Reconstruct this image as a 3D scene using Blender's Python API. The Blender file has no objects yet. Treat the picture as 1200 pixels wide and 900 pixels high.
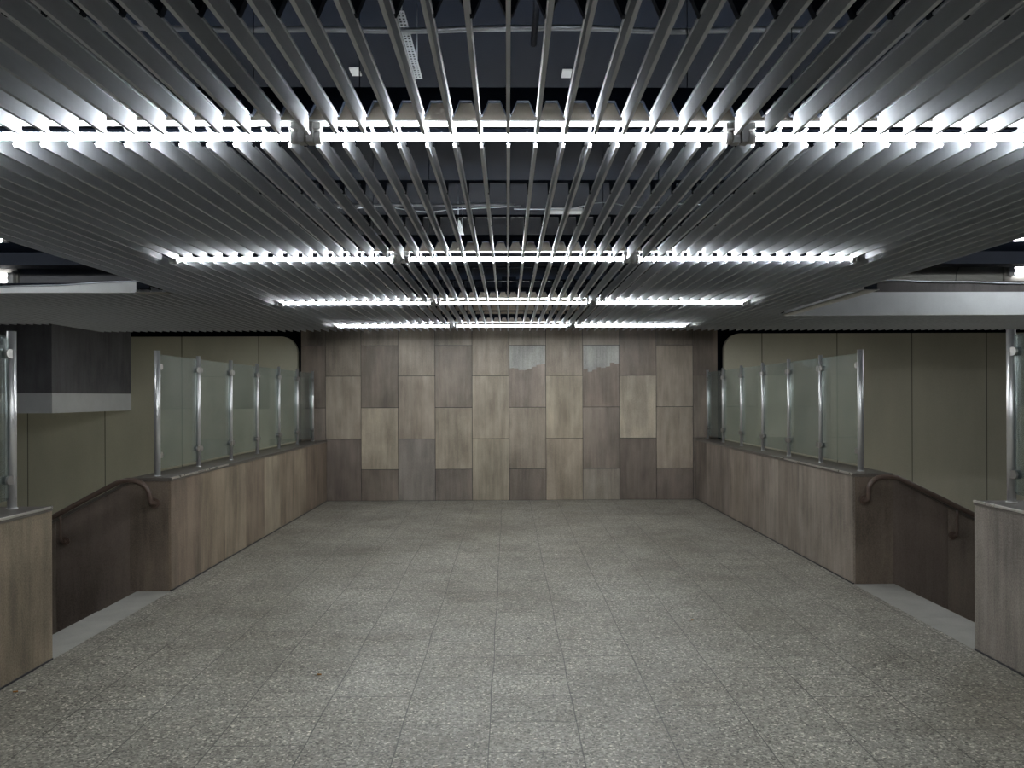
import bpy, bmesh, math, random
from mathutils import Vector, Matrix
R = random.Random(7)
S = bpy.context.scene
COL = S.collection

# ------------------------------------------------------------------ measures (metres)
XL, XR = -2.795, 2.928          # inner faces of the parapets
YB = 11.90                      # stone back wall
HP = 0.94                       # parapet height
ZS = 2.538                      # underside of the slats
ROW = [2.81 + 2.489 * k for k in range(4)]
LX = 0.063                      # centre of the light rows
PITCH = 1.585
TUBE_Z = 2.552
SP = 0.1023                     # slat spacing
SLAB = 3.30
ZLOW = -3.0

# ------------------------------------------------------------------ node helpers
class NT:
    def __init__(self, name):
        self.m = bpy.data.materials.new(name)
        self.m.use_nodes = True
        self.t = self.m.node_tree
        self.t.nodes.clear()
        self.out = self.n('ShaderNodeOutputMaterial')
    def n(self, kind, **kw):
        nd = self.t.nodes.new(kind)
        for k, v in kw.items():
            setattr(nd, k, v)
        return nd
    def put(self, sock, v):
        if hasattr(v, 'is_output') or isinstance(v, bpy.types.NodeSocket):
            self.t.links.new(v, sock)
        else:
            sock.default_value = v
    def coords(self, scale=(1, 1, 1), loc=(0, 0, 0), src='Object'):
        tc = self.n('ShaderNodeTexCoord')
        mp = self.n('ShaderNodeMapping')
        mp.inputs['Scale'].default_value = scale
        mp.inputs['Location'].default_value = loc
        self.t.links.new(tc.outputs[src], mp.inputs['Vector'])
        return mp.outputs['Vector']
    def noise(self, vec, scale=5, detail=4, rough=.55):
        nd = self.n('ShaderNodeTexNoise')
        self.put(nd.inputs['Vector'], vec)
        nd.inputs['Scale'].default_value = scale
        nd.inputs['Detail'].default_value = detail
        nd.inputs['Roughness'].default_value = rough
        return nd.outputs['Fac']
    def math(self, op, a, b=0.0, clamp=False):
        nd = self.n('ShaderNodeMath', operation=op, use_clamp=clamp)
        self.put(nd.inputs[0], a)
        self.put(nd.inputs[1], b)
        return nd.outputs[0]
    def ramp(self, fac, stops, interp='LINEAR'):
        nd = self.n('ShaderNodeValToRGB')
        cr = nd.color_ramp
        cr.interpolation = interp
        while len(cr.elements) < len(stops):
            cr.elements.new(0.5)
        for e, (p, c) in zip(cr.elements, stops):
            e.position = p
            e.color = (c, c, c, 1) if isinstance(c, (int, float)) else (*c, 1)
        self.put(nd.inputs['Fac'], fac)
        return nd.outputs['Color']
    def mix(self, fac, a, b, mode='MIX'):
        nd = self.n('ShaderNodeMix', data_type='RGBA', blend_type=mode)
        self.put(nd.inputs[0], fac)
        self.put(nd.inputs[6], a if not isinstance(a, tuple) else (*a[:3], 1))
        self.put(nd.inputs[7], b if not isinstance(b, tuple) else (*b[:3], 1))
        return nd.outputs[2]
    def bsdf(self, color, rough=.5, metal=0., spec=.5, normal=None):
        b = self.n('ShaderNodeBsdfPrincipled')
        self.put(b.inputs['Base Color'], color if not isinstance(color, tuple) else (*color[:3], 1))
        self.put(b.inputs['Roughness'], rough)
        self.put(b.inputs['Metallic'], metal)
        self.put(b.inputs['Specular IOR Level'], spec)
        if normal is not None:
            self.put(b.inputs['Normal'], normal)
        return b
    def bump(self, h, strength=.2, dist=.01):
        b = self.n('ShaderNodeBump')
        b.inputs['Strength'].default_value = strength
        b.inputs['Distance'].default_value = dist
        self.put(b.inputs['Height'], h)
        return b.outputs['Normal']
    def end(self, sh):
        self.t.links.new(sh.outputs[0], self.out.inputs['Surface'])
        return self.m

def lin(c):
    return tuple(((v / 255) / 12.92 if v / 255 <= .04045 else ((v / 255 + .055) / 1.055) ** 2.4) for v in c)

# ------------------------------------------------------------------ materials
def mat_stone(name, tint, lo=.6, hi=1.36, spec=.3, rough=.5):
    """streaky travertine-like stone; the 'tone' colour attribute carries each slab's own colour"""
    k = NT(name)
    at = k.n('ShaderNodeAttribute', attribute_name='tone')
    def shifted(scale):
        # every slab gets its own piece of the grain
        va = k.n('ShaderNodeVectorMath', operation='MULTIPLY_ADD')
        k.t.links.new(at.outputs['Color'], va.inputs[0])
        va.inputs[1].default_value = (97, 173, 61)
        k.put(va.inputs[2], k.coords(scale))
        return va.outputs[0]
    s1 = k.noise(shifted((24, 24, 1.6)), 1.0, 5, .62)
    s2 = k.noise(shifted((5.5, 5.5, 1.1)), 1.0, 4, .6)
    s3 = k.noise(k.coords((1, 1, .7)), 130, 3, .7)
    s4 = k.noise(shifted((2.2, 2.2, 1.5)), 1.0, 4, .55)
    v = k.math('ADD', k.math('MULTIPLY', s1, .20), k.math('MULTIPLY', s2, .33))
    v = k.math('ADD', v, k.math('MULTIPLY', s3, .36))
    v = k.math('ADD', v, k.math('MULTIPLY', s4, .38))
    c = k.ramp(v, [(.52, lo), (.635, (.95, .95, .95)), (.76, hi)])
    base = k.mix(1.0, at.outputs['Color'], c, 'MULTIPLY')
    base = k.mix(1.0, base, tint, 'MULTIPLY')
    return k.end(k.bsdf(base, rough, 0, spec, k.bump(v, .25, .004)))

def mat_plain(name, color, rough=.5, metal=0., spec=.4, var=.12, scale=6, bump=0.0):
    k = NT(name)
    a = k.noise(k.coords(), scale, 4)
    b = k.noise(k.coords(), scale * 22, 2)
    v = k.math('ADD', k.math('MULTIPLY', a, .6), k.math('MULTIPLY', b, .4))
    c = k.mix(1.0, color, k.ramp(v, [(.3, 1 - var), (.7, 1 + var)]), 'MULTIPLY')
    return k.end(k.bsdf(c, rough, metal, spec, k.bump(b, bump, .002) if bump else None))

def mat_floor():
    k = NT('terrazzo_tiles')
    tc = k.n('ShaderNodeTexCoord')
    sep = k.n('ShaderNodeSeparateXYZ')
    k.t.links.new(tc.outputs['Object'], sep.inputs[0])
    wob = k.math('MULTIPLY', k.math('SUBTRACT', k.noise(k.coords((.35, .9, 1)), 1.0, 2), .5), .035)
    x = k.math('ADD', k.math('ADD', sep.outputs['X'], wob), .092 + .425 * 40)
    u = k.math('DIVIDE', x, .425)
    colid = k.math('FLOOR', u)
    fx = k.math('ABSOLUTE', k.math('SUBTRACT', k.math('FRACT', u), .5))
    wn = k.n('ShaderNodeTexWhiteNoise', noise_dimensions='1D')
    k.put(wn.inputs['W'], colid)
    y = k.math('ADD', k.math('DIVIDE', k.math('ADD', sep.outputs['Y'], 20.0), .322), wn.outputs['Value'])
    rowid = k.math('FLOOR', y)
    fy = k.math('ABSOLUTE', k.math('SUBTRACT', k.math('FRACT', y), .5))
    jl = k.ramp(fx, [(.4915, 0.0), (.4955, 1.0)])
    jt = k.ramp(fy, [(.484, 0.0), (.492, 1.0)])
    cmb = k.n('ShaderNodeCombineXYZ')
    k.put(cmb.inputs[0], colid)
    k.put(cmb.inputs[1], rowid)
    wn2 = k.n('ShaderNodeTexWhiteNoise', noise_dimensions='2D')
    k.t.links.new(cmb.outputs[0], wn2.inputs['Vector'])
    jtf = k.math('MULTIPLY', jt, k.math('ADD', k.math('MULTIPLY', wn2.outputs['Value'], .7), .15))
    # stone chips
    def chips(scale, seed):
        vo = k.n('ShaderNodeTexVoronoi', voronoi_dimensions='3D', feature='F1')
        k.put(vo.inputs['Vector'], k.coords((1, 1, 1), (seed, seed * .7, 0)))
        vo.inputs['Scale'].default_value = scale
        rgb = k.n('ShaderNodeSeparateColor')
        k.t.links.new(vo.outputs['Color'], rgb.inputs[0])
        return rgb.outputs[0], rgb.outputs[1], vo.outputs['Distance']
    r1, g1, d1 = chips(105, 0)
    r2, g2, d2 = chips(58, 3.3)
    c = k.ramp(r1, [(0, (.08, .076, .063)), (.2, (.195, .188, .160)), (.7, (.315, .305, .264)), (.92, (.42, .408, .36)), (1, (.76, .73, .64))])
    big = k.ramp(r2, [(0, .35), (.07, .55), (.12, 1.0), (.9, 1.0), (.93, 1.75), (1, 2.1)], 'CONSTANT')
    inside = k.ramp(d2, [(.28, 1.0), (.42, 0.0)])
    c = k.mix(k.math('MULTIPLY', inside, .75), c, k.mix(1.0, c, big, 'MULTIPLY'))
    dirt = k.noise(k.coords((1, 1, 1)), .9, 5, .6)
    c = k.mix(1.0, c, k.ramp(dirt, [(.32, (.68, .65, .60)), (.66, (1.08, 1.075, 1.05))]), 'MULTIPLY')
    c = k.mix(1.0, c, k.ramp(wn2.outputs['Value'], [(0, .93), (1, 1.07)]), 'MULTIPLY')
    c = k.mix(k.math('MULTIPLY', jl, .85), c, (.04, .039, .034))
    c = k.mix(jtf, c, (.045, .044, .038))
    rough = k.ramp(k.noise(k.coords(), 3, 4), [(.3, .36), (.7, .52)])
    h = k.math('SUBTRACT', k.math('MULTIPLY', r1, .25), k.math('ADD', jl, k.math('MULTIPLY', jt, .4)))
    return k.end(k.bsdf(c, rough, 0, .45, k.bump(h, .2, .002)))

def mat_beige(name, color, w, x0):
    """painted cladding sheets with thin upright joints"""
    k = NT(name)
    tc = k.n('ShaderNodeTexCoord')
    sep = k.n('ShaderNodeSeparateXYZ')
    k.t.links.new(tc.outputs['Object'], sep.inputs[0])
    u = k.math('DIVIDE', k.math('ADD', sep.outputs['X'], -x0 + w * 50), w)
    j = k.ramp(k.math('ABSOLUTE', k.math('SUBTRACT', k.math('FRACT', u), .5)), [(.4925, 0.0), (.4965, 1.0)])
    a = k.noise(k.coords((2, 2, .6)), 1.0, 4)
    b = k.noise(k.coords(), 90, 2)
    v = k.math('ADD', k.math('MULTIPLY', a, .55), k.math('MULTIPLY', b, .45))
    c = k.mix(1.0, color, k.ramp(v, [(.3, .86), (.7, 1.12)]), 'MULTIPLY')
    c = k.mix(k.math('MULTIPLY', j, .85), c, (.02, .02, .018))
    return k.end(k.bsdf(c, .55, 0, .3, k.bump(b, .1, .002)))

def mat_metal(name, color, rough, brushed=True):
    k = NT(name)
    a = k.noise(k.coords((60, 60, 1.5) if brushed else (5, 5, 5)), 1.0, 3)
    c = k.mix(1.0, color, k.ramp(a, [(.3, .85), (.7, 1.1)]), 'MULTIPLY')
    r = k.math('ADD', k.math('MULTIPLY', a, .16), rough - .08)
    return k.end(k.bsdf(c, r, .8, .5))

def mat_slat():
    k = NT('slat_grey_paint')
    a = k.noise(k.coords((3, .6, 3)), 1.0, 4)
    b = k.noise(k.coords((30, 8, 30)), 1.0, 3)
    v = k.math('ADD', k.math('MULTIPLY', a, .6), k.math('MULTIPLY', b, .4))
    c = k.mix(1.0, (.55, .575, .61), k.ramp(v, [(.3, .85), (.7, 1.12)]), 'MULTIPLY')
    return k.end(k.bsdf(c, .4, 0, .5))

def mat_glass():
    k = NT('balustrade_glass')
    tr = k.n('ShaderNodeBsdfTransparent')
    tr.inputs['Color'].default_value = (.89, .94, .92, 1)
    gl = k.n('ShaderNodeBsdfGlossy')
    gl.inputs['Roughness'].default_value = .03
    gl.inputs['Color'].default_value = (.95, .98, 1, 1)
    df = k.n('ShaderNodeBsdfDiffuse')
    df.inputs['Color'].default_value = (.48, .58, .60, 1)
    lw = k.n('ShaderNodeFresnel')
    lw.inputs['IOR'].default_value = 1.5
    dirt = k.ramp(k.noise(k.coords((1.5, 1.5, .8)), 1.0, 5, .6), [(.3, .02), (.75, .065)])
    m1 = k.n('ShaderNodeMixShader')
    k.put(m1.inputs[0], dirt)
    k.t.links.new(tr.outputs[0], m1.inputs[1])
    k.t.links.new(df.outputs[0], m1.inputs[2])
    m2 = k.n('ShaderNodeMixShader')
    k.put(m2.inputs[0], k.math('MULTIPLY', lw.outputs[0], .6))
    k.t.links.new(m1.outputs[0], m2.inputs[1])
    k.t.links.new(gl.outputs[0], m2.inputs[2])
    return k.end(m2)

def mat_emit(name, color, strength):
    k = NT(name)
    e = k.n('ShaderNodeEmission')
    e.inputs['Color'].default_value = (*color, 1)
    e.inputs['Strength'].default_value = strength
    return k.end(e)

TUBE_POWER = 26.0
M = dict(
    wall=mat_stone('wall_stone', (1, 1, .965), rough=.45, spec=.35),
    parapet=mat_stone('parapet_stone', (1, .99, .945), lo=.5, hi=1.42),
    darkstone=mat_stone('dark_stone', (1, 1, 1), lo=.6, hi=1.25, rough=.55),
    cap=mat_plain('coping_stone', (.11, .097, .083), .32, 0, .5, .3, 9),
    floor=mat_floor(),
    granite=mat_plain('granite_border', (.34, .335, .30), .5, 0, .4, .18, 5, .2),
    concrete=mat_plain('concrete_grey', (.30, .31, .32), .7, 0, .2, .1, 4, .2),
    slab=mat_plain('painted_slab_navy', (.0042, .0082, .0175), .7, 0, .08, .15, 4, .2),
    carrier=mat_plain('carrier_dark_paint', (.0035, .006, .0125), .6, 0, .1, .1, 8),
    beige=None,
    slat=mat_slat(),
    beige_metal=mat_plain('lamp_housing_beige', (.42, .37, .29), .5, 0, .35, .08, 7),
    holder=mat_plain('lamp_holder_grey', (.36, .355, .34), .45, 0, .4, .15, 20),
    beam=mat_plain('beam_dark_paint', (.016, .019, .026), .7, 0, .1, .15, 4),
    plate=mat_plain('lamp_plate_grey', (.20, .19, .17), .6, 0, .2, .1, 20),
    white=mat_plain('white_paint', (.78, .80, .79), .5, 0, .35, .06, 6),
    palegrey=mat_plain('pale_grey_paint', (.60, .62, .63), .6, 0, .3, .08, 5),
    steel=mat_metal('brushed_steel', (.78, .78, .77), .33),
    clampsteel=mat_metal('cast_steel', (.42, .41, .39), .33, False),
    worn=mat_metal('worn_edge_metal', (.62, .60, .56), .28, False),
    rail=mat_plain('handrail_brown', (.10, .068, .052), .32, 0, .5, .25, 12),
    galv=mat_metal('galvanised', (.55, .58, .62), .38, False),
    glass=mat_glass(),
    tube_low=mat_emit('passage_tube_glow', (1.0, .97, .88), TUBE_POWER * 1.0),
    tube_wall=mat_emit('wall_tube_glow', (.95, .97, 1.0), TUBE_POWER * .45),
    tube=mat_emit('tube_glow', (.93, .965, 1.0), TUBE_POWER),
    dark_line=mat_plain('line_black', (.03, .03, .035), .4),
    paper=mat_plain('butt_paper', (.7, .68, .62), .7),
    cork=mat_plain('butt_cork', (.42, .20, .06), .7),
)
W_BEIGE = 1.178
M['beige'] = mat_beige('beige_cladding', (.475, .46, .35), W_BEIGE, -3.245 + W_BEIGE * .5)
M['beige_right'] = mat_beige('beige_cladding_right', (.475, .455, .355), 1.172, 3.365 + 1.172 * .5)

# ------------------------------------------------------------------ mesh helpers
class MB:
    """collects world-space shapes into one mesh"""
    def __init__(self):
        self.bm = bmesh.new()
        self.tl = self.bm.loops.layers.float_color.new('tone')
    def _tone(self, faces, tone):
        for f in faces:
            for l in f.loops:
                l[self.tl] = (*tone, 1)
    def box(self, x0, x1, y0, y1, z0, z1, tone=(1, 1, 1), bevel=0):
        r = bmesh.ops.create_cube(self.bm, size=1)
        vs = r['verts']
        for v in vs:
            v.co = Vector(((x0 + x1) / 2 + v.co.x * (x1 - x0), (y0 + y1) / 2 + v.co.y * (y1 - y0), (z0 + z1) / 2 + v.co.z * (z1 - z0)))
        fs = list({f for v in vs for f in v.link_faces})
        if bevel:
            es = list({e for v in vs for e in v.link_edges})
            b = bmesh.ops.bevel(self.bm, geom=es, offset=bevel, segments=2, profile=.6, affect='EDGES', clamp_overlap=True)
            fs = list({f for v in b['verts'] for f in v.link_faces} | {f for f in fs if f.is_valid})
        self._tone(fs, tone)
        return self
    def prism(self, pts, axis, a, b, tone=(1, 1, 1), smooth=False):
        """pts: outline in the plane across axis (x: (y,z), y: (x,z), z: (x,y))"""
        def mk(p, t):
            return {'x': (t, p[0], p[1]), 'y': (p[0], t, p[1]), 'z': (p[0], p[1], t)}[axis]
        va = [self.bm.verts.new(mk(p, a)) for p in pts]
        vb = [self.bm.verts.new(mk(p, b)) for p in pts]
        fs = [self.bm.faces.new(va), self.bm.faces.new(vb[::-1])]
        n = len(pts)
        for i in range(n):
            f = self.bm.faces.new((va[i], vb[i], vb[(i + 1) % n], va[(i + 1) % n]))
            f.smooth = smooth
            fs.append(f)
        self._tone(fs, tone)
        bmesh.ops.recalc_face_normals(self.bm, faces=fs)
        return self
    def cyl(self, p0, p1, r, n=20, r1=None, tone=(1, 1, 1)):
        return self.sweep([p0, p1], r, n, tone, r1)
    def sweep(self, pts, r, n=12, tone=(1, 1, 1), r1=None):
        pts = [Vector(p) for p in pts]
        rings, ref = [], None
        for i, p in enumerate(pts):
            d = (pts[min(i + 1, len(pts) - 1)] - pts[max(i - 1, 0)]).normalized()
            if ref is None:
                ref = d.orthogonal().normalized()
            u = (ref - d * ref.dot(d)).normalized()
            ref = u
            w = d.cross(u)
            rr = r if r1 is None else r + (r1 - r) * i / (len(pts) - 1)
            rings.append([self.bm.verts.new(p + u * math.cos(2 * math.pi * k / n) * rr + w * math.sin(2 * math.pi * k / n) * rr) for k in range(n)])
        fs = []
        for a, b in zip(rings, rings[1:]):
            for k in range(n):
                f = self.bm.faces.new((a[k], a[(k + 1) % n], b[(k + 1) % n], b[k]))
                f.smooth = True
                fs.append(f)
        fs.append(self.bm.faces.new(rings[0][::-1]))
        fs.append(self.bm.faces.new(rings[-1]))
        self._tone(fs, tone)
        return self
    def quad(self, a, b, c, d, tone=(1, 1, 1)):
        f = self.bm.faces.new([self.bm.verts.new(p) for p in (a, b, c, d)])
        self._tone([f], tone)
        return self
    def build(self, name, mat, parent=None, loc=None):
        """mesh verts are in world space; the object's origin goes to loc (default: the parent's)"""
        off = Vector(loc) if loc is not None else (Vector(parent['_w']) if parent is not None else Vector())
        for v in self.bm.verts:
            v.co -= off
        bmesh.ops.recalc_face_normals(self.bm, faces=[f for f in self.bm.faces])
        me = bpy.data.meshes.new(name)
        self.bm.to_mesh(me)
        self.bm.free()
        me.materials.append(mat)
        o = bpy.data.objects.new(name, me)
        COL.objects.link(o)
        if parent is not None:
            o.parent = parent
            o.location = off - Vector(parent['_w'])
        else:
            o.location = off
        o['_w'] = tuple(off)
        return o

def tag(o, label, cat, group=None):
    o['label'] = label
    o['category'] = cat
    if group:
        o['group'] = group
    return o

def empty(name, loc, label, cat, group=None):
    o = bpy.data.objects.new(name, None)
    COL.objects.link(o)
    o.location = loc
    o.empty_display_size = .1
    o['_w'] = tuple(loc)
    return tag(o, label, cat, group)

def struct(o):
    o['kind'] = 'structure'
    return o

def copy_part(o, parent, loc):
    c = o.copy()
    COL.objects.link(c)
    c.parent = parent
    c.location = loc
    return c

def smooth_path(pts, n=6):
    """Catmull-Rom through the points"""
    P = [Vector(p) for p in pts]
    P = [P[0] * 2 - P[1]] + P + [P[-1] * 2 - P[-2]]
    out = []
    for i in range(1, len(P) - 2):
        for k in range(n):
            t = k / n
            a, b, c, d = P[i - 1], P[i], P[i + 1], P[i + 2]
            out.append(.5 * ((2 * b) + (c - a) * t + (2 * a - 5 * b + 4 * c - d) * t * t + (3 * b - a - 3 * c + d) * t ** 3))
    out.append(P[-2])
    return out

# ------------------------------------------------------------------ setting: floor
struct(MB().box(XL, XR, -6, YB, -.25, 0).build('floor', M['floor']))
struct(MB().box(-9, 9, -6, 12.3, ZLOW - .2, ZLOW).build('floor_lower', M['concrete']))

# granite border strips at the stair heads
NL, NR = -3.078, 3.28
YCL, YCR, YNL, YNR = 6.403, 6.487, 4.742, 4.786
m = MB()
for a, b in ((YNL, 5.57), (5.573, YCL)):
    m.box(NL, XL, a, b, -.25, .001, bevel=.0)
struct(m.build('trim_1', M['granite']))
m = MB()
for a, b in ((YNR, 5.50), (5.503, YCR)):
    m.box(XR, NR, a, b, -.25, .001)
struct(m.build('trim_2', M['granite']))

# ------------------------------------------------------------------ setting: stone back wall, slab by slab
T = .572
COLX = [-2.84 + T * i for i in range(11)]
COLX = [-3.19] + COLX + [3.265]
COLX[1] = -2.815
tones = [
    ('B', [(100, 92, 86), (92, 84, 78), (84, 76, 70), (80, 74, 70)]),
    ('A', [(78, 70, 67), (112, 103, 92), (103, 95, 86)]),
    ('B', [(86, 78, 72), (124, 115, 100), (90, 82, 75), (104, 96, 88)]),
    ('A', [(92, 88, 86), (116, 106, 95), (112, 103, 93)]),
    ('B', [(88, 81, 77), (120, 111, 97), (94, 86, 79), (108, 100, 92)]),
    ('A', [(121, 113, 98), (122, 113, 99), (114, 105, 94)]),
    ('B', [(86, 78, 73), (112, 103, 92), (104, 94, 87), (112, 105, 96)]),
    ('A', [(120, 109, 95), (124, 114, 98), (111, 101, 90)]),
    ('B', [(104, 98, 91), (95, 86, 80), (94, 83, 76), (106, 99, 91)]),
    ('A', [(78, 70, 66), (132, 123, 109), (96, 86, 79)]),
    ('B', [(80, 72, 68), (116, 106, 95), (113, 103, 93), (94, 86, 80)]),
    ('A', [(72, 66, 62), (88, 80, 73), (84, 76, 71)]),
]
ALB = 2.08                                              # slab colours -> albedo
def raw(c, k=ALB):
    return tuple(v * k for v in lin(c))
def alb(c, k=ALB):
    m_ = (100, 91, 81)
    c = [90 + (a - 90) * .80 for a in c]
    g = sum(c) / 3
    c = [g + (a - g) * .72 + (b - sum(m_) / 3) * .34 for a, b in zip(c, m_)]
    return tuple(v * k for v in lin(c))
m = MB()
m.box(-3.19, 3.265, YB + .02, YB + .25, ZLOW, SLAB, (.01, .01, .01))
G = .0042
for i, (kind, cs) in enumerate(tones):
    x0, x1 = COLX[i] + G, COLX[i + 1] - G
    zs = [0, .485, 1.44, 2.40, SLAB] if kind == 'B' else [0, .955, 1.93, SLAB]
    if i in (0, 11):
        zs[0] = ZLOW
    for (a, b), c in zip(zip(zs, zs[1:]), cs):
        y = YB + R.uniform(-.0015, .0015)
        m.box(x0, x1, y, YB + .03, a + G, b - G, alb(c))
struct(m.build('wall_back', M['wall']))

# thin pale grey patches with stepped lower edges on two of the slabs
def patch(name, x0, x1, ztop, zb, steps, label):
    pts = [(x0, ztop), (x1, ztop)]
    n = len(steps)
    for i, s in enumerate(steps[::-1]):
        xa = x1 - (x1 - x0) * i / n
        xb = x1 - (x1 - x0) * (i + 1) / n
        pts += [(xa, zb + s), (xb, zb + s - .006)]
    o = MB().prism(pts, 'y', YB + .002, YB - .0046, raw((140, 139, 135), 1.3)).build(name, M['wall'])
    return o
o = patch('pale_patch', COLX[6] + .01, COLX[7] - .01, 2.395, 2.05, [.0, -.005, -.03, -.03, -.01, .02, .05, .06], '')
tag(o, 'pale grey patch on upper stone slab, left one of the two patched slabs', 'mark')
o = patch('pale_patch', COLX[8] + .01, COLX[9] - .01, 2.395, 1.97, [.06, .02, .05, .09, .08, .10, .16, .14], '')
tag(o, 'pale grey jagged patch on upper stone slab, right one of the two patched slabs', 'mark')

# dark recess behind the cladding, and the beige cladding with a rounded upper corner
struct(MB().box(-9, 9, 12.2, 12.3, ZLOW, SLAB).build('wall_back_recess', M['slab']))
def beige_wall(xa, xb, zt, rad, sgn):
    pts = [(xb, ZLOW), (xa, ZLOW)]
    pts += [(xa + sgn * (rad - rad * math.cos(t)), zt - rad + rad * math.sin(t)) for t in [i * math.pi / 2 / 12 for i in range(13)]]
    pts += [(xb, zt)]
    return pts
struct(MB().prism(beige_wall(-3.245, -9, 2.545, .25, -1), 'y', 11.88, 11.98).build('wall_back_left', M['beige']))
struct(MB().prism(beige_wall(3.365, 9, 2.575, .25, 1), 'y', 11.88, 11.98).build('wall_back_right', M['beige_right']))
# outer shell
struct(MB().box(-9.1, -9, -6, 12.3, ZLOW, SLAB).build('wall_left', M['concrete']))
struct(MB().box(9, 9.1, -6, 12.3, ZLOW, SLAB).build('wall_right', M['concrete']))
struct(MB().box(-9, 9, -6.1, -6, ZLOW, SLAB).build('wall_rear', M['concrete']))
struct(MB().box(-9.1, 9.1, -6.1, 12.3, SLAB, SLAB + .15).build('ceiling', M['slab']))

# ------------------------------------------------------------------ parapets
PT = .34
def slabs_face(m, xface, sgn, y0, y1, ys, cols, z0, z1):
    """body behind, thin facing slabs with their own tones in front"""
    for (a, b), c in zip(zip(ys, ys[1:]), cols):
        m.box(min(xface, xface + sgn * .03), max(xface, xface + sgn * .03), a + .0008, b - .0008, z0, z1, alb(c))
    m.box(min(xface + sgn * .02, xface + sgn * PT), max(xface + sgn * .02, xface + sgn * PT), y0 + .0005, y1, z0, z1 - .0005, alb((72, 63, 56)))

def parapet(side, y0, y1, cols, label, trim_rng):
    xf, sg = (XL, -1) if side == 'L' else (XR, 1)
    root = empty('stone_parapet', (xf + sg * PT / 2, (y0 + y1) / 2, 0), label, 'parapet', 'low stone walls around the stair heads')
    n = len(cols)
    ys = [y0 + (y1 - y0) * i / n for i in range(n + 1)]
    m = MB()
    slabs_face(m, xf, sg, y0, y1, ys, cols, 0.003, HP - .028)
    m.build('facing', M['parapet'], root)
    xa, xb = sorted((xf - sg * .006, xf + sg * (PT + .006)))
    MB().box(xa, xb, y0 - .004, y1, HP - .028, HP, bevel=.004).build('coping', M['cap'], root)
    ta, tb = trim_rng
    xa, xb = sorted((xf - sg * .009, xf + sg * .007))
    t = MB().box(xa, xb, ta, tb, HP - .012, HP + .003, bevel=.002).build('edge_strip', M['worn'], root)
    t['label'] = 'bright worn metal edge strip'
    xa, xb = sorted((xf - sg * .004, xf + sg * .01))
    MB().box(xa, xb, y0, y1, 0.001, .012).build('base_joint', M['dark_line'], root)
    return root
parapet('L', YCL, YB - .002, [(92, 79, 68), (104, 92, 77), (108, 97, 82), (98, 86, 74), (116, 107, 92), (104, 93, 80), (112, 101, 86), (92, 80, 70), (88, 77, 68)],
        'long low brown stone wall under the glass at far left, running to the back wall', (YCL, 7.7))
parapet('R', YCR, YB - .002, [(96, 89, 84), (102, 95, 90), (94, 87, 82), (106, 99, 94), (98, 90, 85), (102, 93, 86), (90, 83, 80), (94, 86, 82), (86, 79, 76)],
        'long low grey-brown stone wall under the glass at far right, running to the back wall', (YCR, 8.2))
parapet('L', -2.0, YNL, [(92, 83, 68)] * 4 + [(94, 84, 69), (89, 80, 66), (95, 85, 70), (91, 82, 67)],
        'near low stone wall beside the left stairs, cut by the photo edge', (3.2, YNL))
parapet('R', -2.0, YNR, [(102, 98, 96)] * 5 + [(98, 94, 92), (104, 100, 98), (96, 92, 90)],
        'near low stone wall beside the right stairs, cut by the photo edge', (3.2, YNR))

# structural walls below the parapets
struct(MB().box(XL - PT, XL - .001, YCL, YB, ZLOW, 0, alb((72, 63, 56))).build('wall_left_lower', M['darkstone']))
struct(MB().box(XR + .001, XR + PT, YCR, YB, ZLOW, 0, alb((72, 63, 56))).build('wall_right_lower', M['darkstone']))
struct(MB().box(XL - PT, XL - .001, -6, YNL, ZLOW, 0, alb((72, 63, 56))).build('wall_left_lower_near', M['darkstone']))
struct(MB().box(XR + .001, XR + PT, -6, YNR, ZLOW, 0, alb((72, 63, 56))).build('wall_right_lower_near', M['darkstone']))

# ------------------------------------------------------------------ stair side walls (sloping tops) and stairs
SLOPE = .525
def stair_wall(name, sg, xf, y0, y1, tone, zs=.915):
    x0 = xf
    x1 = sg * (abs(xf) + .36)
    xe = sg * 6.8
    ze = zs - SLOPE * (abs(xe) - abs(x1))
    pts = [(x0, ZLOW), (x0, HP - .029), (sg * (abs(xf) + PT + .002), HP - .029), (x1, zs), (xe, ze), (xe, ZLOW)]
    m = MB()
    m.prism(pts, 'y', y0, y1, tone)
    return struct(m.build(name, M['darkstone']))
DK = alb((70, 60, 53))
# far walls start right behind the parapet end face, so the end face and the wall share one plane
def stair_far(name, sg, xf, y0, y1):
    xa = xf + sg * PT
    zs = .90
    xe = sg * 6.8
    m = MB()
    j = sg * 3.74
    zj = zs - SLOPE * (abs(j) - abs(xa))
    ze = zs - SLOPE * (abs(xe) - abs(xa))
    m.prism([(xa, ZLOW), (xa, zs), (j, zj), (j, ZLOW)], 'y', y0, y1, alb((70, 61, 55)))
    m.prism([(j + sg * .002, ZLOW), (j + sg * .002, zj), (xe, ze), (xe, ZLOW)], 'y', y0, y1, alb((82, 73, 64)))
    o = struct(m.build(name, M['darkstone']))
    # thin coping that follows the slope
    m = MB()
    m.prism([(xa, zs + .001), (xa + sg * .0, zs + .025), (xe, ze + .025), (xe, ze + .001)], 'y', y0 - .006, y1 + .006)
    struct(m.build('trim_3' if sg < 0 else 'trim_4', M['cap']))
    return o
stair_far('wall_left_stair', -1, XL, YCL, YCL + .2)
stair_far('wall_right_stair', 1, XR, YCR, YCR + .2)
stair_far2 = None
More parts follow.
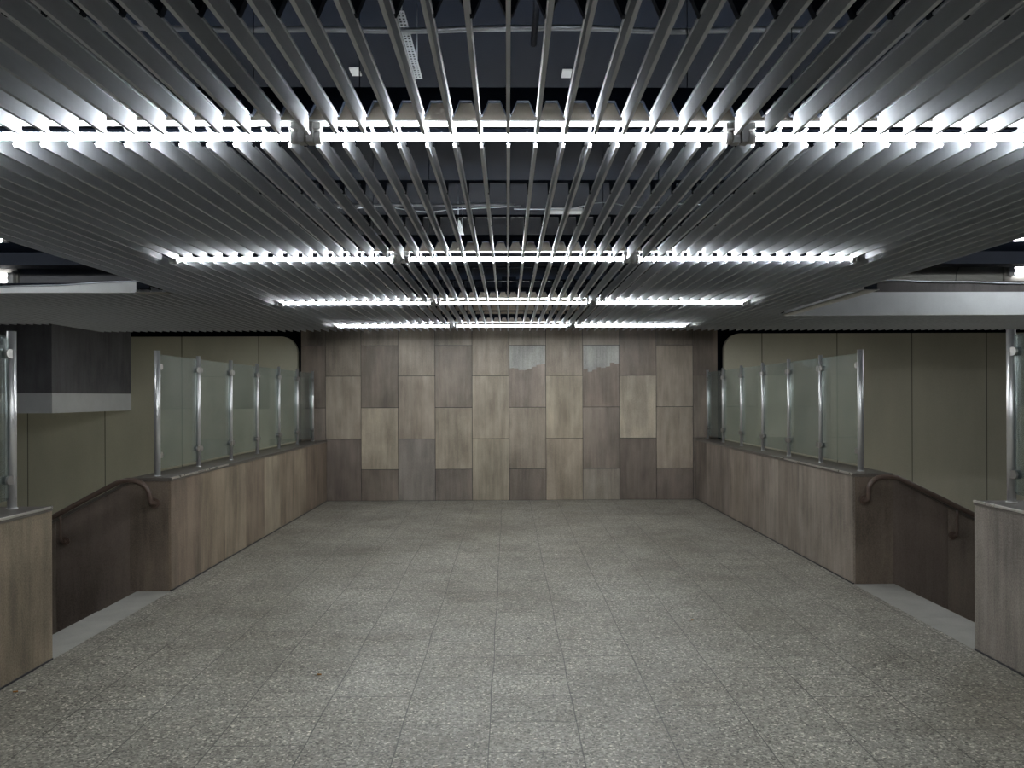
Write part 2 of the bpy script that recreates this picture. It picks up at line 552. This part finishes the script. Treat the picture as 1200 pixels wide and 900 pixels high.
for nm, sg, xf, yy in (('wall_left_stair_near', -1, XL, YNL), ('wall_right_stair_near', 1, XR, YNR)):
    xa = xf + sg * PT
    m = MB()
    m.prism([(xa, ZLOW), (xa, .90), (sg * 6.8, .90 - SLOPE * (6.8 - abs(xa))), (sg * 6.8, ZLOW)], 'y', yy - .2, yy, DK)
    struct(m.build(nm, M['darkstone']))

def stairs(sg, x0, y0, y1, label):
    root = empty('staircase', (x0, (y0 + y1) / 2, -.16), label, 'stairs', 'stair flights going down from the hall')
    for i in range(12):
        xa = x0 + sg * .304 * i
        xb = x0 + sg * .304 * (i + 1) + sg * .02
        z = -.16 * (i + 1)
        a, b = sorted((xa, xb))
        MB().box(a, b, y0 + .002, y1 - .002, max(ZLOW, z - .3), z, bevel=.006).build('step', M['granite'], root)
stairs(-1, NL - .001, YNL, YCL, 'grey granite stair flight going down to the left')
stairs(1, NR + .001, YNR, YCR, 'grey granite stair flight going down to the right')

# ------------------------------------------------------------------ handrails
def handrail(sg, pts, yw, plate, brk, label):
    root = empty('handrail', (pts[2][0], yw, plate[1]), label, 'handrail', 'brown stair handrails')
    yr = yw - .075
    path = [(plate[0], yw - .012, plate[1]), (plate[0], yw - .045, plate[1] + .004), (plate[0] + sg * .004, yr + .004, plate[1] + .025)]
    path += [(x, yr, z) for x, z in pts]
    path = smooth_path(path, 7)
    lx, lz = pts[-1]
    for k in range(1, 6):
        path.append(Vector((lx + sg * .5 * k, yr, lz - SLOPE * .5 * k)))
    MB().sweep(path, .0215, 16).build('rail', M['rail'], root)
    MB().cyl((plate[0], yw - .014, plate[1]), (plate[0], yw - .0005, plate[1]), .042, 24).build('wall_plate', M['rail'], root)
    # lower wooden/metal underside strip of the rail
    for k, dx in enumerate((0, 1.3)):
        bx = brk[0] + sg * dx
        bz = brk[1] - SLOPE * dx
        zr = brk[2] - SLOPE * dx
        b = MB().sweep(smooth_path([(bx, yr, zr - .012), (bx, yr, bz + .05), (bx, yr + .012, bz + .012), (bx, yr + .035, bz), (bx, yw - .01, bz)], 5), .0105, 12).build('bracket', M['rail'], root)
        MB().cyl((bx, yw - .012, bz), (bx, yw - .0005, bz), .036, 24).build('bracket_plate', M['rail'], b)
    return root
def at(x, y, Y):
    """pixel of the photo -> point at depth Y (used once to read off sizes)"""
    yaw, roll, cx, cy, f = .0126, .0036, 606.34, 465.19, 900.
    du, dv = x - cx, y - cy
    c, s = math.cos(roll), math.sin(roll)
    u, v = c * du - s * dv, s * du + c * dv
    u, v = u / f, v / f
    c, s = math.cos(yaw), math.sin(yaw)
    dx, dy = c * u + s, -s * u + c
    t = Y / dy
    return Vector((dx * t, Y, 1.6 - v * t))
def rp(px, Y):
    o = []
    for x, y in px:
        p = at(x, y, Y)
        o.append((p.x, p.z))
    return o
yl = YCL - .075
handrail(-1, rp([(174.5, 577), (171, 571), (163.5, 565.5), (155, 563.2), (146, 563.5), (129, 570), (62, 606)], yl), YCL,
         rp([(180.5, 590)], YCL - .02)[0], (rp([(71, 637)], yl)[0][0], rp([(71, 636)], yl)[0][1], rp([(71, 603)], yl)[0][1]),
         'brown round handrail with curled end on the dark stair wall at left')
yr_ = YCR - .075
handrail(1, rp([(1018.4, 571.5), (1022, 565), (1028, 560.6), (1038, 559), (1049, 559.6), (1063, 565), (1140.5, 603)], yr_), YCR,
         rp([(1013.8, 586)], YCR - .02)[0], (rp([(1122, 630)], yr_)[0][0], rp([(1122, 629)], yr_)[0][1], rp([(1122, 597)], yr_)[0][1]),
         'brown round handrail with curled end on the dark stair wall at right')

# ------------------------------------------------------------------ glass balustrades
GZ0, GZ1 = .995, 1.972
def rrect(y0, y1, z0, z1, r):
    pts = []
    for (cy, cz, a0) in ((y1 - r, z1 - r, 0), (y0 + r, z1 - r, 90), (y0 + r, z0 + r, 180), (y1 - r, z0 + r, 270)):
        pts += [(cy + r * math.cos(math.radians(a0 + 15 * k)), cz + r * math.sin(math.radians(a0 + 15 * k))) for k in range(7)]
    return pts
def balustrade(x, posts, big, label):
    root = empty('glass_balustrade', (x, (posts[0] + posts[-1]) / 2, HP), label, 'balustrade', 'glass balustrades on the low stone walls')
    for i, y in enumerate(posts):
        r = .0255 if i in big else .0195
        m = MB().cyl((x, y, HP), (x, y, 2.004), r, 24)
        m.cyl((x, y, HP), (x, y, HP + .006), r + .006, 24)
        p = m.build('post', M['steel'], root, (x, y, HP))
        for z in (1.115, 1.868):
            for d in (-1, 1):
                if (i == 0 and d < 0) or (i == len(posts) - 1 and d > 0):
                    continue
                a, h = r * .75, .026
                pts = [(y + d * a, z - h), (y + d * (a + .028), z - h)]
                pts += [(y + d * (a + .028 + h * math.cos(t)), z + h * math.sin(t)) for t in [math.radians(-75 + 15 * k) for k in range(11)]]
                pts += [(y + d * (a + .028), z + h), (y + d * a, z + h)]
                c = MB().prism(pts, 'x', x - .019, x - .0055)
                c.prism(pts, 'x', x + .0055, x + .019)
                c.prism([(y + d * r * .5, z - .018), (y + d * (r + .008), z - .018), (y + d * (r + .008), z + .018), (y + d * r * .5, z + .018)], 'x', x - .018, x + .018)
                c.build('clamp', M['clampsteel'], p)
    for a, b in zip(posts, posts[1:]):
        MB().prism(rrect(a + .036, b - .036, GZ0, GZ1, .028), 'x', x - .005, x + .005).build('glass_panel', M['glass'], root)
    return root
balustrade(-2.972, [6.55 + .865 * i for i in range(7)], (0,), 'six-pane glass balustrade with steel posts on the far left stone wall')
balustrade(3.09, [6.69 + .857 * i for i in range(7)], (0,), 'six-pane glass balustrade with steel posts on the far right stone wall')
balustrade(-2.972, [3.775, 4.64], (0, 1), 'glass pane and thick steel post on the near stone wall, cut by left photo edge')
balustrade(3.10, [3.83, 4.69], (0, 1), 'glass pane and thick steel post on the near stone wall, cut by right photo edge')

# ------------------------------------------------------------------ slatted ceiling
def slat_mesh(length, h=.075, name='slat'):
    """folded aluminium blade: thin web, wider bottom bead, small rolled top lip; runs 0..length along +y"""
    m = MB()
    w, b, t = .0011, .0060, .0055
    pts = [(-b, 0), (b, 0), (b, .0135), (w, .0150), (w, h - .007), (t, h - .006), (t, h), (-t, h), (-t, h - .006), (-w, h - .007), (-w, .0150), (-b, .0135)]
    # chamfered lower corner at either end
    c = .010
    bm, L = m.bm, length
    rings = []
    for y in (0, c, L - c, L):
        lift = .008 if y in (0, L) else 0
        rings.append([bm.verts.new((px, y, max(pz, lift) if pz < lift else pz)) for px, pz in pts])
    n = len(pts)
    for A, B in zip(rings, rings[1:]):
        for k in range(n):
            bm.faces.new((A[k], A[(k + 1) % n], B[(k + 1) % n], B[k]))
    bm.faces.new(rings[0][::-1])
    bm.faces.new(rings[-1])
    bmesh.ops.recalc_face_normals(bm, faces=bm.faces[:])
    me = bpy.data.meshes.new(name)
    bm.to_mesh(me)
    bm.free()
    me.materials.append(M['slat'])
    return me

def carrier(root, xs, y, low=False, slim=False):
    """dark rail across the slats with one trapezoid hook over each slat"""
    zt, zr, zb = ZS + .165, ZS + .118, ZS + .068
    if low:
        zt, zr, zb = ZS + .072, ZS + .062, ZS + .046
    x0, x1 = xs[0] - .05, xs[-1] + .05
    wt = .030
    if slim:
        zt, wt = ZS + .132, .012
    pts = [(x0, zt), (x1, zt), (x1, zr)]
    for x in xs[::-1]:
        pts += [(x + wt, zr), (x + .0085, zb), (x - .0085, zb), (x - wt, zr)]
    pts += [(x0, zr)]
    return MB().prism(pts, 'y', y - .012, y + .012).build('carrier_rail', M['carrier'], root)

K0 = .007
def xs_between(a, b):
    return [K0 + SP * k for k in range(-95, 96) if a <= K0 + SP * k < b]

def slat_panel(label, xa, xb, y0, y1, carriers, jitter=.0015, h=.075, hooks=True):
    xs = xs_between(xa, xb)
    root = empty('slatted_ceiling_panel', ((xs[0] + xs[-1]) / 2, (y0 + y1) / 2, ZS), label, 'ceiling panel', 'grey slatted ceiling sections')
    me = slat_mesh(y1 - y0, h)
    rz = Vector(root['_w'])
    for i, x in enumerate(xs):
        o = bpy.data.objects.new('slat', me)
        COL.objects.link(o)
        o.parent = root
        o.location = Vector((x + R.uniform(-jitter, jitter), y0 + R.uniform(-.006, .006), ZS + R.uniform(-.0008, .0008))) - rz
        o.rotation_euler = (0, R.uniform(-.02, .02), R.uniform(-.0012, .0012))
    for y in carriers:
        carrier(root, xs, y, not hooks, hooks and min(abs(y - r + .062) for r in ROW) > .01 and y > ROW[0])
    return root
CA, CB = -2.40, 2.50
EL, ER = -2.99, 3.12
def carr(k):
    return [ROW[k] - d for d in (.062, .78, 1.50, 2.22)]
BAY = ['overhead nearest the camera, in front of the nearest row of lights',
       'between the first and second rows of lights from the camera',
       'between the second and third rows of lights from the camera',
       'between the third and fourth rows of lights from the camera']
for k in range(4):
    y0 = (ROW[k] - 2.489) + .072
    slat_panel('grey metal slat section ' + BAY[k], CA, CB, y0, ROW[k] - .055, carr(k))
slat_panel('short grey metal slat ends between the last row of lights and stone wall', CA, CB, ROW[3] + .072, 10.93, [10.55])
allc = [c for k in range(4) for c in carr(k)] + [10.55]
slat_panel('narrow strip of long grey slats along the left ends of the light rows', EL, CA, .4, 10.96, allc)
slat_panel('narrow strip of long grey slats along the right ends of the light rows', CB, ER, .4, 10.96, allc)
WLY, WRY = 6.86, 8.90
slat_panel('dark slat section over the void at far left, behind the white edge board', -9.0, EL, WLY, 10.96, [7.0, 8.3, 9.6, 10.8], h=.05, hooks=False)
slat_panel('dark slat section over the void at far right, behind the pale grey fascia', ER, 9.0, WRY, 10.96, [9.1, 9.9, 10.8], h=.05, hooks=False)

# ------------------------------------------------------------------ fluorescent lights in the slots between the slats
def light_fitting(xc, y, label, group):
    root = empty('fluorescent_light', (xc, y, ZS), label, 'light', group)
    hl = PITCH / 2
    # sheet metal housing: beige channel whose tube-lit underside is coloured white
    MB().prism([(y - .026, 2.604), (y - .022, 2.690), (y + .022, 2.690), (y + .026, 2.604)], 'x', xc - hl + .012, xc + hl - .012).build('housing', M['beige_metal'], root)
    c = MB().box(xc - hl + .016, xc + hl - .016, y - .0255, y + .0255, 2.599, 2.604).build('lit_underside', M['white'], root)
    c['label'] = 'housing underside above the tube, coloured white for the tube glow'
    MB().cyl((xc - .74, y, TUBE_Z), (xc + .74, y, TUBE_Z), .0132, 18).build('tube', M['tube'], root)
    for d in (-1, 1):
        MB().cyl((xc + d * .6, y, 2.688), (xc + d * .6, y, SLAB), .0022, 8).build('hanger_rod', M['carrier'], root)
        a, b = sorted((xc + d * .738, xc + d * (hl - .030)))
        m = MB().cyl((a, y, TUBE_Z - .004), (b, y, TUBE_Z - .004), .023, 20)
        a, b = sorted((xc + d * (hl - .028), xc + d * (hl - .002)))
        m.box(a, b, y - .024, y + .024, 2.526, 2.605, bevel=.003)
        a, b = sorted((xc + d * .738, xc + d * (hl - .004)))
        m.box(a, b, y - .019, y + .019, 2.575, 2.602, bevel=.002)
        m.build('lamp_holder', M['holder'], root)
    return root
ordn = ['nearest', 'second', 'third', 'farthest']
pos = ['left', 'middle', 'right']
for k in range(4):
    for j in range(3):
        light_fitting(LX + (j - 1) * PITCH, ROW[k], 'glowing white fluorescent tube light, %s of three in the %s row of the ceiling' % (pos[j], ordn[k]),
                      'tube lights in the slatted ceiling')
for j in range(3):
    light_fitting(LX + (j - 1) * PITCH, ROW[0] - 2.489, 'fluorescent tube light of the row straight above the camera, %s of three' % pos[j], 'tube lights in the slatted ceiling')

# ------------------------------------------------------------------ things in the dark space above the slats
def conduit(x0, x1, y, z, r, label, wav, seed):
    rr = random.Random(seed)
    n = 14
    pts = [(x0 + (x1 - x0) * i / n, y + rr.uniform(-wav, wav) * .4, z + rr.uniform(-wav, wav)) for i in range(n + 1)]
    o = MB().sweep(smooth_path(pts, 4), r, 10).build('conduit', M['galv'])
    return tag(o, label, 'pipe', 'pipes above the slats')
conduit(-2.3, 2.2, 2.83, 2.955, .0105, 'pale conduit crossing above the slats over the nearest row of lights', .006, 1)
conduit(-1.7, .05, 5.42, 2.955, .010, 'short pale conduit above the slats over the second row of lights', .003, 2)
rr = random.Random(5)
for i, (x0, x1, y, z, lab) in enumerate([(-1.4, .1, 5.62, 2.98, 'thin bright wire above the second row of lights, left one'),
                                         (.05, 1.9, 5.52, 2.97, 'thin bright curling wire above the second row of lights, right one')]):
    pts = [(x0 + (x1 - x0) * t / 9, y + rr.uniform(-.07, .07), z + rr.uniform(-.015, .015)) for t in range(10)]
    tag(MB().sweep(smooth_path(pts, 5), .0032, 6).build('wire', M['galv']), lab, 'wire')
tag(MB().cyl((.10, 1.75, 2.90), (.10, 2.83, 2.90), .0115, 14).build('pipe_stub', M['carrier']), 'dark pipe end pointing away above the slats near the top edge', 'pipe')
def strap(x, y0, y1, z, lab):
    m = MB()
    m.box(x - .017, x - .011, y0, y1, z, z + .003)
    m.box(x + .011, x + .017, y0, y1, z, z + .003)
    m.box(x - .003, x + .003, y0, y1, z, z + .003)
    for y in (y0 + .05, y1 - .05):
        m.cyl((x, y, z + .002), (x, y, SLAB), .003, 6)
    n = int((y1 - y0) / .022)
    for i in range(n + 1):
        y = y0 + (y1 - y0 - .008) * i / n
        m.box(x - .0165, x + .0165, y, y + .008, z + .0002, z + .0028)
    return tag(m.build('perforated_strap', M['galv']), lab, 'strap')
strap(-.387, 2.79, 3.38, 3.0, 'perforated metal strap above the slats, just left of centre near the top edge')
strap(-.39, 6.1, 6.72, 3.0, 'perforated metal strap above the slats in front of the third row of lights')
for p, lab in (((-.785, 4.0), 'small white tag on the dark slab, left of centre'), ((.315, 4.02), 'small white tag on the dark slab, right of centre')):
    tag(MB().box(p[0] - .025, p[0] + .025, p[1] - .045, p[1] + .045, SLAB - .012, SLAB - .001, bevel=.003).build('ceiling_tag', M['white']), lab, 'tag')
tag(MB().box(.39, .68, 6.9, 7.02, SLAB - .03, SLAB, bevel=0).build('white_strip', M['white']), 'white strip on the dark slab above the slats, behind the second row', 'strip')  # plain white bar lying flat under the slab
r0 = empty('junction_box', (.02, 9.6, 2.93), 'dark junction box hanging above the slats near the last lights', 'box')
MB().box(-.07, .11, 9.5, 9.7, 2.93, 3.09, bevel=.006).build('box_body', M['carrier'], r0)
MB().cyl((.02, 9.6, 3.085), (.02, 9.6, SLAB), .012, 10).build('hanger_rod', M['galv'], r0)

# ------------------------------------------------------------------ side voids: edge boards, fascia, beams, upper walls
# left edge board closing the slat ends, lower towards the outside
m = MB()
xa, xb = -3.285, -4.75
za, zb = 2.633, 2.575
m.prism([(xa, ZS - .002), (xa, za), (xb, zb), (-7.5, zb - .06 * .5), (-7.5, ZS - .002)], 'y', WLY - .018, WLY - .004)
struct(m.build('trim_5', M['white']))
p = [(-3.19, WLY - .02, 2.638)] + [(-3.19 - .38 * i, WLY - .02, 2.638 - .0152 * i + (.004 if i % 2 else -.004)) for i in range(1, 12)]
tag(MB().sweep(smooth_path(p, 6), .0075, 10).build('edge_pipe', M['galv']), 'thin shiny pipe along the top of the white edge board at left', 'pipe')
o = MB().box(-3.285, -3.17, WLY - .02, WLY + .03, ZS + .03, ZS + .115, bevel=.003).build('end_block', M['carrier'])
tag(o, 'small dark block at the inner end of the white edge board at left', 'block')
struct(MB().box(-3.29, EL - .02, WLY - .03, WLY + .10, ZS - .003, ZS + .004).build('trim_6', M['plate']))
# right fascia
struct(MB().box(ER + .1, 8.99, WRY - .06, WRY - .01, ZS - .004, 2.80).build('trim_7', M['palegrey']))
struct(MB().box(4.30, 8.99, WRY - .02, WRY + .08, 2.80, 2.932, raw((50, 47, 46))).build('trim_8', M['darkstone']))
p = [(4.19 + .4 * i, WRY - .045, 2.942 - .0095 * i + (.003 if i % 2 else -.003)) for i in range(12)]
tag(MB().sweep(smooth_path(p, 6), .009, 10).build('edge_pipe', M['galv']), 'thin shiny pipe above the pale grey fascia at right', 'pipe')
o = MB().box(4.17, 4.30, WRY - .03, WRY + .03, 2.83, 2.93, bevel=.003).build('end_block', M['carrier'])
tag(o, 'small dark block at the inner end of the shiny pipe at right', 'block')
m = MB()
m.prism([(3.16, 6.75), (3.29, 6.75), (3.30, WRY - .06), (3.17, WRY - .06)], 'z', ZS - .004, ZS + .004)
struct(m.build('trim_9', M['holder']))
# dark lining boards above the slats of the two wings
struct(MB().box(-9, EL - .01, WLY, 11.1, ZS + .079, ZS + .087).build('ceiling_left', M['slab']))
struct(MB().box(ER + .01, 9, WRY, 11.1, ZS + .079, ZS + .087).build('ceiling_right', M['slab']))
# downstand beams and the upper walls behind them
struct(MB().box(-9, -3.6, 9.0, 9.25, 3.155, SLAB).build('beam_left', M['beam']))
struct(MB().box(3.6, 9, 9.0, 9.25, 3.155, SLAB).build('beam_right', M['beam']))
struct(MB().box(-9, -3.3, 9.6, 9.7, 2.62, SLAB, alb((88, 84, 84))).build('wall_left_upper', mat_plain('upper_wall_grey', (.13, .13, .135), .7, 0, .2, .1, 4, .2)))
m = MB().box(3.5, 9, 9.6, 9.7, 2.62, SLAB)
struct(m.build('wall_right_upper', mat_plain('upper_wall_beige', (.24, .235, .21), .6, 0, .2, .1, 4, .2)))
p = [at(1126 + dx, y, 9.597) for dx, y in ((0, 303), (-1, 309), (-3, 315), (-5, 320), (-6, 329))]
tag(MB().sweep(smooth_path(p, 5), .0045, 6).build('dark_line', M['dark_line']), 'thin dark crack running down the upper wall at right', 'dark_line')  # crack in the wall, modelled as a thin dark tube

def twin_light(x0, x1, yw, z0, z1, tz, label):
    root = empty('wall_light', ((x0 + x1) / 2, yw, z0), label, 'light', 'twin tube wall lights')
    MB().box(x0, x1, yw - .03, yw - .001, z0, z1, bevel=.004).build('back_plate', M['plate'], root)
    for z in tz:
        MB().cyl((x0 + .1, yw - .065, z), (x1 - .1, yw - .065, z), .013, 14).build('tube', M['tube_wall'], root)
    for xa, xb in ((x0 + .03, x0 + .10), (x1 - .10, x1 - .03)):
        MB().box(xa, xb, yw - .085, yw - .03, min(tz) - .03, max(tz) + .03, bevel=.004).build('lamp_holder', M['holder'], root)
a, b = at(23, 312, 9.6), at(23, 333, 9.6)
twin_light(a.x - 1.6, a.x, 9.6, b.z, a.z, (at(10, 322.3, 9.53).z, at(10, 329, 9.53).z), 'twin tube wall light on a grey wall at the left edge of the photo')
a, b = at(1175, 303, 9.6), at(1175, 331, 9.6)
twin_light(a.x, a.x + 1.6, 9.6, b.z, a.z, (at(1190, 314, 9.53).z, at(1190, 320.3, 9.53).z), 'twin tube wall light on a pale wall at the right edge of the photo')

def ceiling_lamp(x0, x1, y, label):
    root = empty('ceiling_light', ((x0 + x1) / 2, y, SLAB), label, 'light', 'tube lights on the high slab over the stairs')
    MB().box(x0, x1, y - .05, y + .05, SLAB - .05, SLAB - .001, bevel=.004).build('housing', M['white'], root)
    MB().cyl((x0 + .06, y, SLAB - .085), (x1 - .06, y, SLAB - .085), .016, 14).build('tube', M['tube'], root)
    for xa in (x0 + .01, x1 - .06):
        MB().box(xa, xa + .05, y - .02, y + .02, SLAB - .105, SLAB - .045, bevel=.003).build('lamp_holder', M['holder'], root)
ceiling_lamp(-6.65, -5.08, 7.9, 'bright tube light on the high slab at the left edge of the photo')
ceiling_lamp(-5.2, -3.6, 5.45, 'tube light on the high slab over the left stairs, beyond the photo edge')
ceiling_lamp(5.0, 6.6, 4.9, 'tube light on the high slab over the right stairs, beyond the photo edge')
def low_light(sg, x, yc, label):
    root = empty('passage_light', (x, yc, -.9), label, 'light', 'tube lights of the lower passages')
    a, b = sorted((x, x + sg * .06))
    MB().box(a, b, yc - .8, yc + .8, -.93, -.85, bevel=.004).build('housing', M['white'], root)
    MB().cyl((x + sg * .085, yc - .75, -.89), (x + sg * .085, yc + .75, -.89), .016, 14).build('tube', M['tube_low'], root)
    for q in (-.775, .775):
        MB().box(min(x + sg * .05, x + sg * .11), max(x + sg * .05, x + sg * .11), yc + q - .025, yc + q + .025, -.92, -.86).build('lamp_holder', M['holder'], root)
for yc, w_ in ((7.9, 'nearer'), (10.4, 'farther')):
    low_light(-1, XL - PT, yc, 'tube light of the lower passage behind the far left stone wall, %s one' % w_)
    low_light(1, XR + PT, yc, 'tube light of the lower passage behind the far right stone wall, %s one' % w_)
ceiling_lamp(5.13, 6.70, 7.9, 'bright tube light on the high slab at the right edge of the photo')

# stone-clad bulkhead with a pale concrete band, far left
Q = (-9, -5.79, 9.83, 11.88)
m = MB()
m.box(Q[0], -7.4, Q[2], Q[3], 1.67, 2.75, raw((78, 81, 87)))
m.box(-7.398, Q[1], Q[2], Q[3], 1.67, 2.75, raw((72, 72, 75)))
struct(m.build('beam_left_clad', M['darkstone']))
struct(MB().box(Q[0], Q[1] + .004, Q[2] - .004, Q[3] - .001, 1.415, 1.67).build('trim_10', M['palegrey']))

# ------------------------------------------------------------------ litter on the floor
def butt(x, y, ang, lab, L=.055):
    root = empty('cigarette_butt', (x, y, .004), lab, 'litter', 'cigarette butts on the floor')
    d = Vector((math.cos(ang), math.sin(ang), 0))
    c = Vector((x, y, .0042))
    MB().cyl(c - d * L * .5, c + d * L * .1, .004, 10).build('paper', M['paper'], root)
    MB().cyl(c + d * L * .1, c + d * L * .5, .0041, 10).build('filter', M['cork'], root)
def ground(x, y):
    a = at(x, y, 1.0)
    t = 1.6 / (1.6 - a.z)
    return a.x * t, t
gx, gy = ground(371, 791)
butt(gx, gy, -.1, 'cigarette butt on the floor left of the centre tiles')
gx, gy = ground(809, 727)
butt(gx, gy, .2, 'cigarette butt with orange filter on the floor right of centre', .045)
gx, gy = ground(23, 811)
butt(gx, gy, 3.3, 'cigarette butt at the foot of the near left stone wall', .065)
for (x, y), lab in (((652, 650), 'tiny white paper scrap on the floor, near the middle'), ((243, 672), 'tiny white paper scrap at the foot of the far left stone wall')):
    gx, gy = ground(x, y)
    tag(MB().prism([(gx - .012, gy - .01), (gx + .014, gy - .006), (gx + .01, gy + .012), (gx - .01, gy + .008)], 'z', .0005, .004).build('paper_scrap', M['paper']), lab, 'litter')

# ------------------------------------------------------------------ world, camera, view
w = bpy.data.worlds.new('World')
S.world = w
w.use_nodes = True
w.node_tree.nodes['Background'].inputs[0].default_value = (.5, .6, .8, 1)
w.node_tree.nodes['Background'].inputs[1].default_value = .02
cd = bpy.data.cameras.new('Camera')
cam = bpy.data.objects.new('Camera', cd)
COL.objects.link(cam)
cd.sensor_width = 36
cd.lens = 27
cd.shift_x = -6.34 / 1200
cd.shift_y = 15.19 / 1200
cd.clip_start = .05
cam.matrix_world = Matrix.Translation((0, 0, 1.6)) @ Matrix.Rotation(-.0126, 4, 'Z') @ Matrix.Rotation(math.pi / 2, 4, 'X') @ Matrix.Rotation(-.0036, 4, 'Z')
S.camera = cam
for o in bpy.data.objects:
    if '_w' in o:
        del o['_w']
vs = S.view_settings
vs.view_transform = 'Standard'
vs.look = 'None'
vs.gamma = 1
vs.use_curve_mapping = False
vs.exposure = 1.45
S.cycles.max_bounces = 10
S.cycles.diffuse_bounces = 5
S.cycles.transparent_max_bounces = 24
S.cycles.sample_clamp_indirect = 6
S.cycles.use_denoising = True
